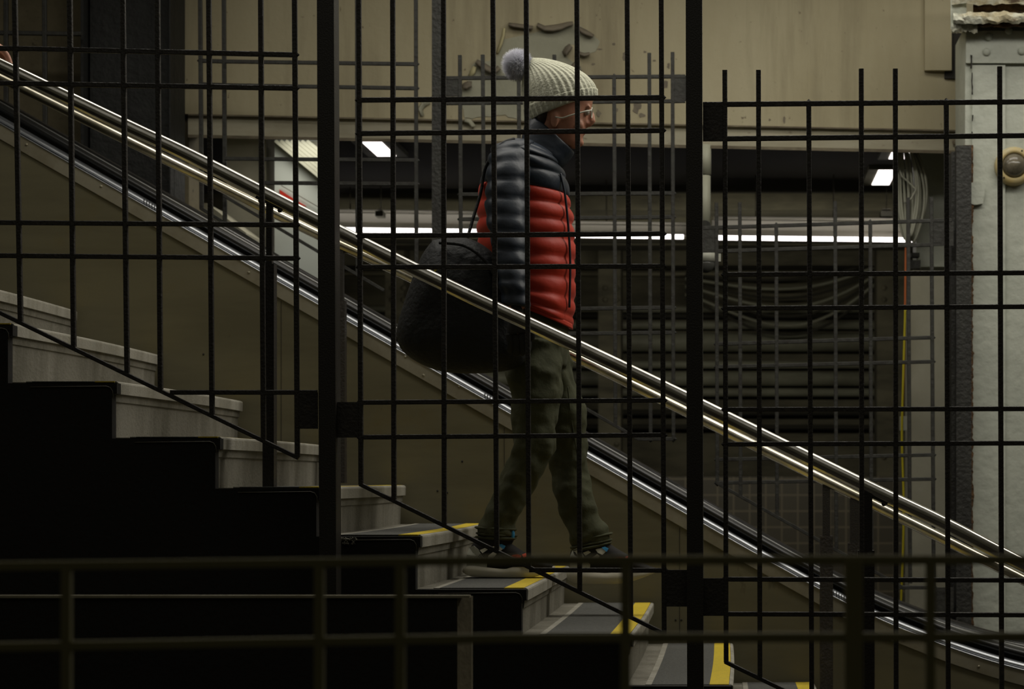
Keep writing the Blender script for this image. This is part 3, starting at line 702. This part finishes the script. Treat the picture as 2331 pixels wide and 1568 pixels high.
# ---------------------------------------------------------------- person
YP = 7.15
def loft(pairs, Y, n=32, sub=6, square=2.0, puff=0, puffn=0, wr=0, wseed=0, cap=True, ribs=0, ribamp=0, mb=None, wscale=9):
    """pairs: ((xA,yA),(xB,yB),half_depth[,Yoffset]) silhouettes back edge and front edge in px; smoothed along the length"""
    ctr = []; ax = []; hd = []
    for q in pairs:
        yo = q[3] if len(q) > 3 else 0
        A = P(q[0][0], q[0][1], Y+yo); B = P(q[1][0], q[1][1], Y+yo)
        ctr.append((A+B)/2); ax.append((B-A)/2); hd.append(Vector((q[2], 0, 0)))
    if sub > 1: ctr = spl(ctr, sub); ax = spl(ax, sub); hd = spl(hd, sub)
    rows = []; N = len(ctr)
    for i in range(N):
        k = 1.0
        if puff:
            ph = (i/(N-1)*puffn) % 1.0
            k = 1+puff*(math.sin(math.pi*ph)**.55)-puff*.6
        row = []
        for j in range(n):
            a = 2*math.pi*j/n; c = math.cos(a); s = math.sin(a)
            if square != 2.0:
                e = 2/square; c = math.copysign(abs(c)**e, c); s = math.copysign(abs(s)**e, s)
            kk = k*(1+ribamp*(.5+.5*math.cos(ribs*a))) if ribs else k
            p = ctr[i]+ax[i]*c*kk+Vector((0, 1, 0))*(hd[i].x*s*kk)
            if wr:
                q = Vector((p.x*wscale, p.y*wscale, p.z*wscale*1.3+wseed))
                d = wr*(noise.noise(q)+.5*noise.noise(q*2.3))
                p = p+(p-ctr[i]).normalized()*d
            row.append(p)
        rows.append(row)
    mb = mb or MB()
    mb.grid(rows, caps=cap); return mb
torso = [((1199, 318), (1262, 350), .07), ((1168, 322), (1268, 362), .15), ((1136, 340), (1274, 372), .185), ((1115, 362), (1281, 388), .195), ((1103, 395), (1290, 412), .19),
         ((1095, 424), (1295, 446), .18), ((1090, 465), (1299, 478), .175), ((1089, 510), (1303, 520), .17), ((1093, 555), (1307, 565), .165), ((1103, 605), (1308, 615), .16),
         ((1122, 645), (1307, 665), .155), ((1145, 672), (1305, 712), .155), ((1162, 686), (1301, 742), .15)]
def shrink(pairs, k, kd=None):
    r = []
    for q in pairs:
        (ax_, ay), (bx, by) = q[0], q[1]; mx, my = (ax_+bx)/2, (ay+by)/2
        r.append(((mx+(ax_-mx)*k, my+(ay-my)*k), (mx+(bx-mx)*k, my+(by-my)*k), q[2]*(kd or k))+tuple(q[3:]))
    return r
armN = [((1125, 330), (1212, 318), .05, -.12), ((1113, 362), (1210, 355), .068, -.15), ((1106, 420), (1204, 420), .07, -.19), ((1108, 480), (1203, 485), .068, -.22), ((1116, 540), (1202, 548), .064, -.25),
        ((1128, 600), (1202, 605), .058, -.28), ((1137, 650), (1204, 655), .052, -.30), ((1144, 696), (1207, 700), .046, -.31)]
armF = [(a, b, c, -d) for a, b, c, d in armN]
hips = [((1170, 690), (1298, 728), .135), ((1160, 740), (1294, 762), .145), ((1158, 790), (1292, 800), .15), ((1165, 830), (1290, 835), .14)]
legN = [((1158, 770), (1282, 778), .085, -.08), ((1152, 850), (1281, 850), .088, -.09), ((1163, 905), (1278, 908), .083, -.095), ((1170, 960), (1271, 968), .078, -.10), ((1162, 1012), (1262, 1022), .072, -.10),
        ((1150, 1055), (1245, 1062), .07, -.10), ((1132, 1102), (1215, 1112), .066, -.10), ((1109, 1150), (1192, 1156), .062, -.10), ((1091, 1185), (1180, 1190), .06, -.10), ((1083, 1206), (1177, 1212), .062, -.10), ((1088, 1218), (1173, 1222), .055, -.10)]
legF = [((1180, 775), (1296, 775), .085, .08), ((1205, 850), (1308, 850), .088, .09), ((1222, 905), (1322, 905), .083, .10), ((1236, 960), (1337, 962), .08, .11), ((1243, 1005), (1338, 1005), .073, .12),
        ((1250, 1055), (1335, 1050), .068, .12), ((1262, 1117), (1347, 1108), .064, .12), ((1277, 1172), (1362, 1160), .062, .12), ((1292, 1212), (1380, 1195), .062, .12), ((1300, 1242), (1390, 1222), .058, .12), ((1308, 1252), (1388, 1234), .05, .12)]
body = MB()
loft(shrink(torso, .86), YP, 24, 2, mb=body); loft(shrink(armN, .74), YP, 16, 2, mb=body); loft(shrink(armF, .74), YP, 16, 2, mb=body)
loft(shrink(hips, .86), YP, 24, 2, mb=body); loft(shrink(legN, .78), YP, 16, 2, mb=body); loft(shrink(legF, .78), YP, 16, 2, mb=body)
headp = [((1262, 166), (1300, 164), .035), ((1235, 176), (1326, 172), .058), ((1217, 195), (1342, 190), .070), ((1208, 220), (1348, 214), .076), ((1206, 238), (1349, 236), .077), ((1208, 250), (1344, 249), .076),
         ((1212, 262), (1340, 262), .074), ((1220, 275), (1338, 276), .070), ((1230, 288), (1334, 289), .064), ((1238, 300), (1331, 301), .058), ((1243, 312), (1327, 314), .052), ((1250, 325), (1325, 327), .044), ((1262, 335), (1318, 337), .032)]
loft(headp, YP, 36, 3, mb=body)
loft([((1212, 270), (1292, 300), .058), ((1202, 305), (1276, 345), .056), ((1196, 335), (1270, 375), .062)], YP, 20, 3, mb=body)   # neck
# nose, lips, brow, ears
noseY = YP
body.tube([P(1341, 248, YP), P(1346, 262, YP), P(1347.5, 275, YP), P(1341, 281, YP), P(1330, 284, YP)], [.008, .011, .0135, .013, .010], 12)
for sY in (-.011, .011): body.ball(P(1337, 281, YP+sY), .0075, 10)
body.ball(P(1329, 296, YP), .010, 12, (.8, 2.0, .6)); body.ball(P(1328, 303, YP), .010, 12, (.8, 1.8, .6)); body.ball(P(1322, 325, YP), .014, 12, (.8, 1.4, .9))
for sY in (-1, 1):
    body.ball(P(1341, 244, YP+sY*.028), .010, 12, (.7, 1.8, .5))
    body.ball(P(1262, 272, YP+sY*.073), .020, 14, (.75, .35, 1.5))
    body.ball(P(1318, 285, YP+sY*.04), .018, 12, (1, .8, 1))
def hand(mb, Y, x0, y0, k=1.0, inf=0.0):
    s = Y/F
    loft([((x0-14, y0-30), (x0+14, y0-30), .024+inf), ((x0-17, y0), (x0+17, y0), .022+inf), ((x0-22, y0+22), (x0+24, y0+20), .018+inf), ((x0-21, y0+40), (x0+25, y0+36), .015+inf)], Y, 16, 3, mb=mb)
    for i, (dx, L) in enumerate(((-16, 42), (-3, 50), (10, 48), (22, 40))):
        b = (x0+dx, y0+36)
        pts = [P(b[0], b[1], Y), P(b[0]+3, b[1]+L*.4, Y+.004), P(b[0]+4, b[1]+L*.75, Y+.016), P(b[0]+2, b[1]+L*.95, Y+.03)]
        mb.tube(spl(pts, 3), [(.0092+inf)*(1-.018*j) for j in range(10)], 10)
    pts = [P(x0+16, y0+2, Y), P(x0+30, y0+18, Y-.006), P(x0+34, y0+36, Y-.002), P(x0+32, y0+48, Y+.006)]
    mb.tube(spl(pts, 3), [(.011+inf)*(1-.02*j) for j in range(10)], 10)
hand(body, YP-.32, 1176, 722); hand(body, YP+.32, 1176, 722)
# feet
def footloft(mb, st_, Y, sc_=1): loft(st_, Y, 16, 2, mb=mb)
shoeN = [((1066, 1298), (1068, 1250), .028, -.1), ((1085, 1298), (1085, 1228), .036, -.1), ((1110, 1298), (1112, 1222), .038, -.1), ((1140, 1298), (1145, 1226), .040, -.1), ((1168, 1299), (1168, 1240), .044, -.1),
         ((1195, 1299), (1196, 1258), .048, -.1), ((1222, 1298), (1222, 1270), .048, -.1), ((1245, 1296), (1246, 1278), .04, -.1), ((1258, 1293), (1259, 1284), .025, -.1)]
shoeF = [((1298, 1300), (1299, 1256), .028, .12), ((1315, 1302), (1315, 1236), .036, .12), ((1342, 1304), (1345, 1228), .038, .12), ((1372, 1305), (1378, 1232), .040, .12), ((1402, 1305), (1404, 1248), .044, .12),
         ((1430, 1304), (1432, 1264), .048, .12), ((1456, 1302), (1458, 1278), .047, .12), ((1478, 1299), (1479, 1288), .038, .12), ((1490, 1297), (1491, 1292), .022, .12)]
loft(shrink(shoeN, .82), YP, 16, 2, mb=body); loft(shrink(shoeF, .82), YP, 16, 2, mb=body)
person = body.build('person', M['skin'])
person['label'] = 'person in white bobble hat and navy and red puffer jacket walking down the stairs'
person['category'] = 'person'
rm = person.modifiers.new('skin', 'REMESH'); rm.mode = 'VOXEL'; rm.voxel_size = .0045; rm.use_smooth_shade = True
smo = person.modifiers.new('smooth', 'SMOOTH'); smo.factor = .6; smo.iterations = 3
# eyes and hair
for sY in (-.030, .030):
    MB().ball(P(1336, 256, YP+sY), .0105, 14).build('eye', mat('eye white', (.5, .45, .38), .3), person)
    MB().ball(P(1339.5, 256, YP+sY*1.02), .006, 10).build('iris', M['hair'], person)
hr = loft([((1203, 236), (1300, 232), .082), ((1205, 252), (1292, 244), .080), ((1212, 268), (1270, 256), .076), ((1222, 284), (1254, 280), .066), ((1232, 296), (1246, 294), .05)], YP, 36, 4, wr=.003, wscale=60)
hr.build('hair', M['hair'], person)
# spectacles
gl = thing  # (helper name kept short)
sp = MB()
for sY in (-.031, .031):
    c = P(1347, 257, YP+sY); ring = [c+Vector((.0015*math.sin(a), .022*math.cos(a), .017*math.sin(a))) for a in [k/20*2*math.pi for k in range(21)]]
    sp.tube(ring, .0018, 8, caps=False)
    sgn = -1 if sY < 0 else 1
    sp.tube(spl([P(1346, 251, YP+sgn*.053), P(1330, 254, YP+sgn*.070), P(1300, 262, YP+sgn*.079), P(1280, 268, YP+sgn*.081), P(1264, 266, YP+sgn*.08)]), .0026, 8)
sp.tube([P(1347, 253, YP-.01), P(1348, 252, YP), P(1347, 253, YP+.01)], .0018, 8)
sp.build('spectacles', M['shoewhite'], person)
# hat
hatp = [((1208, 276), (1353, 221), .088), ((1203, 262), (1355, 212), .092), ((1197, 248), (1355, 204), .094), ((1193, 228), (1349, 190), .090), ((1190, 205), (1333, 172), .082), ((1191, 185), (1306, 155), .068),
        ((1193, 170), (1274, 142), .050), ((1196, 158), (1240, 134), .032), ((1200, 150), (1214, 132), .016)]
hat = loft(hatp, YP, 216, 6, ribs=36, ribamp=.045).build('hat', M['knit'], person)
hat['label'] = 'off white ribbed knit bobble hat'
loft([((1206, 279), (1355, 223), .091), ((1203, 274), (1358, 219), .094), ((1197, 260), (1358, 208), .096), ((1194, 250), (1357, 203), .095), ((1196, 247), (1353, 203), .09)], YP, 216, 4, ribs=36, ribamp=.04).build('cuff', M['knit'], hat)
pm = MB(); pc = P(1180, 147, YP)
pm.ball(pc, .040, 20)
for k in range(5200):
    z = random.uniform(-1, 1); a = random.uniform(0, 2*math.pi); r = math.sqrt(1-z*z)
    d = Vector((r*math.cos(a), r*math.sin(a), z)); t1 = d.cross(Vector((.3, .5, .8))).normalized(); t2 = d.cross(t1)
    L = random.uniform(.012, .026); wv = .0007; bend = t1*random.uniform(-.008, .008)+t2*random.uniform(-.008, .008)+Vector((-.002, 0, -.002))
    b = pc+d*.036; mid = pc+d*(.036+L*.55)+bend*.3; tip = pc+d*(.036+L)+bend
    pm.add([b+t1*wv, b-t1*wv*.5+t2*wv, b-t1*wv*.5-t2*wv, mid+t1*wv*.7, mid-t1*wv*.35+t2*wv*.7, mid-t1*wv*.35-t2*wv*.7, tip], [(0, 1, 4, 3), (1, 2, 5, 4), (2, 0, 3, 5), (3, 4, 6), (4, 5, 6), (5, 3, 6)])
pob = pm.build('pompom', M['fur'], hat); pob['label'] = 'fluffy pale lilac pompom'

# jacket
low = torso[5:]
jk = loft([((1095, 420), (1293, 444), .178)]+low[1:]+[((1166, 690), (1297, 746), .135)], YP, 56, 8, puff=.085, puffn=9, wr=.006, wseed=3, square=2.15)
jacket = jk.build('jacket', M['rednylon'], person); jacket['label'] = 'quilted puffer jacket, red below the chest'
loft(torso[:5]+[((1094, 428), (1296, 447), .182)], YP, 56, 10, puff=.07, puffn=4, wr=.005, wseed=8, square=2.1).build('yoke', M['navy'], jacket)
for arr, sg in ((armN, 0), (armF, 4)):
    loft(arr, YP, 40, 9, puff=.16, puffn=11, wr=.006, wseed=sg, wscale=14).build('sleeve', M['navy'], jacket)
MB().tube(spl([P(1276, 395, YP-.095), P(1282, 420, YP-.10), P(1287, 450, YP-.10), P(1294, 520, YP-.095), P(1298, 600, YP-.09), P(1296, 700, YP-.085)]), .004, 8).build('front_seam', M['navy'], jacket)
# hem band
rowsA = loft([((1163, 684), (1303, 738), .153), ((1165, 694), (1304, 750), .150)], YP, 56, 3).build('hem', M['rednylon'], jacket)
# collar: open tilted tube with thickness
def collar():
    outer = [((1186, 318), (1266, 392), .095), ((1190, 300), (1284, 378), .088), ((1196, 280), (1298, 362), .080), ((1205, 262), (1306, 346), .074)]
    inner = [((1213, 264), (1298, 344), .064), ((1206, 284), (1288, 356), .068), ((1200, 300), (1275, 366), .072)]
    mb = loft(outer+inner, YP, 48, 5, cap=False, wr=.0035, wscale=20)
    return mb
collar().build('collar', M['navy'], jacket)
# trousers
tr = MB()
loft(hips, YP, 40, 4, mb=tr, wr=.005); loft(legN, YP, 40, 6, mb=tr, wr=.016, wseed=2, wscale=12); loft(legF, YP, 40, 6, mb=tr, wr=.016, wseed=5, wscale=12)
trs = tr.build('trousers', M['olive'], person); trs['label'] = 'loose olive trousers'
r2 = trs.modifiers.new('skin', 'REMESH'); r2.mode = 'VOXEL'; r2.voxel_size = .006; r2.use_smooth_shade = True
s2 = trs.modifiers.new('smooth', 'SMOOTH'); s2.factor = .5; s2.iterations = 2
MB().tube(spl([P(1292, 880, YP+.02), P(1300, 950, YP+.03), P(1310, 1010, YP+.05), P(1318, 1060, YP+.06)]), .0025, 6).build('seam', M['olive'], trs)
for x in (0, 2, 3):   # gathered cuffs
    for arr, a0 in (((1086, 1214), (1174, 1219)), -.1), (((1303, 1246), (1390, 1228)), .12):
        yo = x*7-14
        loft([((arr[0][0]+x % 2*3, arr[0][1]+yo-3), (arr[1][0]+x % 2*3, arr[1][1]+yo-3), .056, a0), ((arr[0][0]-3, arr[0][1]+yo), (arr[1][0]+4, arr[1][1]+yo), .062, a0), ((arr[0][0]+2, arr[0][1]+yo+4), (arr[1][0]-2, arr[1][1]+yo+4), .054, a0)], YP, 32, 3, wr=.009, wscale=26, wseed=x).build('cuff_fold', M['olive'], trs)
# gloves
for yo in (-.32, .32):
    gv = MB(); hand(gv, YP+yo, 1176, 722, inf=.005); gv.build('glove', M['glove'], person)
# shoes
def shoe(stn, solepts, Y, dy, near):
    up = loft(stn, YP, 32, 5, square=2.3).build('shoe', M['shoeblack'], person)
    up['label'] = 'black trainer with chunky off white sole'
    top, bot = solepts; n = 32; rows = []
    L = len(top); ctr = []
    tp = spl([P(x, y, YP+dy) for x, y in top], 4); bt = spl([P(x, y, YP+dy) for x, y in bot], 4)
    for i, (a, b) in enumerate(zip(tp, bt)):
        t = i/(len(tp)-1); hw = .047*(min(1, (t+.02)*9)**.5)*(min(1, (1.02-t)*6)**.5)*(.86+.22*math.sin(math.pi*min(1, t*1.1)))
        q = [(-1, 1), (-1.05, .5), (-1, .0), (-.85, -.12), (.85, -.12), (1, 0), (1.05, .5), (1, 1)]
        rows.append([Vector((b.x+(a.x-b.x)*max(0, v), YP+dy+u*hw, b.z+(a.z-b.z)*max(v, 0)-(.002 if v < 0 else 0))) for u, v in q])
    MB().grid(rows).build('sole', M['sole'], up)
    return up
sn = shoe(shoeN, ([(1056, 1291), (1075, 1286), (1110, 1290), (1150, 1294), (1168, 1290), (1190, 1291), (1225, 1294), (1262, 1288)], [(1054, 1300), (1075, 1309), (1110, 1311), (1150, 1312), (1168, 1312), (1190, 1312), (1225, 1309), (1264, 1293)]), YP, -.1, True)
sf = shoe(shoeF, ([(1290, 1300), (1310, 1296), (1345, 1300), (1380, 1303), (1405, 1300), (1430, 1301), (1465, 1300), (1496, 1296)], [(1292, 1316), (1312, 1324), (1345, 1326), (1380, 1326), (1405, 1326), (1430, 1323), (1465, 1312), (1498, 1299)]), YP, .12, False)
def patch(pts, Y, dy, name, m, par, th=.006):
    MB().prism([P(x, y, YP+dy) for x, y in pts], (0, th, 0)).build(name, M[m], par)
# near shoe trims hug the near side of the upper
def side(pts, off, name, m, par, stn, dy):
    # project outline on the upper's near side
    res = []
    for x, y in pts:
        best = min(stn, key=lambda q: abs(q[0][0]-x)); yb = best[0][1]; yt = best[1][1]
        v = max(-1, min(1, ((yb+yt)/2-y)/((yb-yt)/2+.1)))
        res.append(P(x, y, YP+dy-best[2]*math.sqrt(max(.0, 1-v*v*.8))-off))
    c = sum(res, Vector())/len(res)
    vs = res+[p+Vector((0, .012, 0)) for p in res]; n = len(res)
    MB().add([c]+vs, [(0, 1+i, 1+(i+1) % n) for i in range(n)]+[(1+i, 1+i+n, 1+(i+1) % n+n, 1+(i+1) % n) for i in range(n)]).build(name, M[m], par)
for (stn, dx, dyy, dy, par) in ((shoeN, 0, 0, -.1, sn), (shoeF, 235, 6, .12, sf)):
    def T(L): return [(x+dx, y+dyy) for x, y in L]
    side(T([(1062, 1290), (1062, 1262), (1068, 1246), (1078, 1242), (1088, 1250), (1098, 1268), (1108, 1278), (1108, 1291)]), .012, 'heel_counter', 'shoegrey', par, stn, dy)
    side(T([(1092, 1252), (1104, 1247), (1110, 1251), (1098, 1259)]), .010, 'logo_stripe', 'shoewhite', par, stn, dy)
    side(T([(1112, 1264), (1124, 1255), (1130, 1260), (1122, 1272), (1110, 1272)]), .010, 'logo_stripe', 'shoewhite', par, stn, dy)
    side(T([(1120, 1244), (1138, 1241), (1146, 1248), (1136, 1257), (1126, 1252)]), .009, 'side_panel', 'shoewhite', par, stn, dy)
    side(T([(1134, 1240), (1142, 1238), (1150, 1243), (1146, 1250), (1141, 1246)]), .011, 'eyelet_stay', 'blue', par, stn, dy)
    side(T([(1158, 1268), (1168, 1263), (1178, 1262), (1187, 1265), (1184, 1271), (1168, 1271)]), .006, 'toe_stripe', 'shoered', par, stn, dy)
    side(T([(1188, 1262), (1196, 1259), (1200, 1266), (1192, 1270)]), .006, 'toe_stripe', 'shoered', par, stn, dy)
    side(T([(1154, 1294), (1168, 1290), (1196, 1290), (1222, 1309), (1150, 1309)]), .008, 'sole_block', 'sole', par, stn, dy)
    for k in range(4):
        MB().tube(spl([P(1150+dx+k*12, 1246+dyy+k*5, YP+dy-.03), P(1158+dx+k*12, 1240+dyy+k*6, YP+dy-.01), P(1156+dx+k*12, 1242+dyy+k*6, YP+dy+.02)]), .003, 6).build('lace', M['shoeblack'], par)
side([(1159, 1309), (1175, 1309), (1175, 1312), (1159, 1312)], .010, 'sole_tab', 'shoered', sn, shoeN, -.1)
side([(1178, 1308), (1196, 1308), (1198, 1312), (1182, 1312)], .010, 'sole_tab', 'blue', sn, shoeN, -.1)
MB().ball(P(1167, 1216, YP-.13), .014, 14, (.5, .5, 1.3)).build('pull_tab', M['blue'], sn)
fc = bpy.data.curves.new('lettering', 'FONT'); fc.body = 'flo'; fc.size = .022; fc.extrude = .0006
fo = bpy.data.objects.new('lettering_tmp', fc); sc.collection.objects.link(fo)
dg = bpy.context.evaluated_depsgraph_get(); me = bpy.data.meshes.new_from_object(fo.evaluated_get(dg)); bpy.data.objects.remove(fo)
me.materials.clear(); me.materials.append(M['shoeblack'])
lt = bpy.data.objects.new('lettering', me); sc.collection.objects.link(lt); lt.parent = sn
lt.location = P(1087, 1266, YP-.1-.052); lt.rotation_euler = (math.pi/2, math.radians(48), 0)
# socks
for xx, yy, dy in ((1128, 1218, -.1), (1348, 1240, .12)):
    loft([((xx-38, yy-14), (xx+42, yy-10), .05, dy), ((xx-40, yy+10), (xx+40, yy+14), .046, dy), ((xx-42, yy+26), (xx+30, yy+30), .042, dy)], YP, 28, 4, wr=.003, wscale=30).build('sock', M['shoeblack'], person)

# duffel bag
bg = thing('duffel_bag', 'large black duffel bag hanging behind the walking person', 'bag', P(1050, 845, 6.98))
outl = [(985, 547), (1020, 541), (1060, 541), (1095, 555), (1125, 580), (1150, 625), (1178, 690), (1196, 750), (1200, 800), (1182, 834), (1130, 847), (1060, 850), (1000, 844), (950, 824), (915, 797), (903, 765), (907, 730), (925, 672), (943, 622), (962, 578)]
ov = spl([Vector((x, 0, y)) for x, y in outl+[outl[0]]], 5)[:-1]
cx, cy = 1055, 705; rows = []; K = 14
for i in range(-K, K+1):
    th = i/K*math.pi/2*.985; k = math.cos(th)**.55; dd = math.sin(th)
    rows.append([])
    for v in ov:
        x = cx+(v.x-cx)*k; y = cy+(v.z-cy)*k
        Yv = 6.975+(dd*.115 if dd < 0 else dd*.035)
        q = Vector((x*.012, y*.012, 0)); Yv -= .022*noise.noise(q)*k*(1 if dd < 0 else 0)+.010*abs(noise.noise(Vector((x*.03, y*.014, 4))))*k
        rows[-1].append(P(x, y, Yv))
MB().grid(rows).build('body', M['bag'], bg)
MB().tube(spl([P(1170, 316, 7.02), P(1140, 330, 6.98), P(1106, 380, 7.02), P(1094, 440, 7.02), P(1076, 500, 7.0), P(1062, 550, 6.97)]), .0055, 8).build('strap', M['bag'], bg)
MB().tube(spl([P(1000, 552, 6.9), P(1060, 560, 6.88), P(1110, 600, 6.875), P(1140, 660, 6.87)]), .006, 8).build('handle', M['bag'], bg)
MB().box(P(988, 614, 6.865), P(1006, 622, 6.87)).build('tag', M['cyellow'], bg)

# a second person's hand at the left edge
h2 = MB()
s = 6.56/F
h2.tube(spl([P(-190, -60, 6.62), P(-120, 40, 6.60), P(-60, 92, 6.58)]), [.045]*9+[.034]*8, 16)
loft([((-66, 110), (-36, 76), .03), ((-44, 128), (-10, 92), .034), ((-16, 136), (10, 106), .032)], 6.58, 16, 3, mb=h2)
for k in range(4):
    yy = 6.55+k*.02
    h2.tube(spl([P(-2-k*3, 112, yy), P(12-k*3, 122, yy), P(20-k*3, 138, yy-.003), P(22-k*3, 152, yy-.006)]), [.010]*10, 10)
h2.tube(spl([P(-36, 112, 6.55), P(-24, 132, 6.535), P(-10, 144, 6.53)]), .011, 10)
pr2 = h2.build('person', M['skin'])
pr2['label'] = "person's bare hand resting on the near handrail at the left edge"; pr2['category'] = 'person'
rm = pr2.modifiers.new('skin', 'REMESH'); rm.mode = 'VOXEL'; rm.voxel_size = .004; rm.use_smooth_shade = True
loft([((-250, -80), (-190, -110), .06), ((-150, 20), (-105, -10), .055), ((-105, 72), (-60, 36), .05)], 6.60, 24, 4, wr=.004).build('sleeve', M['navy'], pr2)
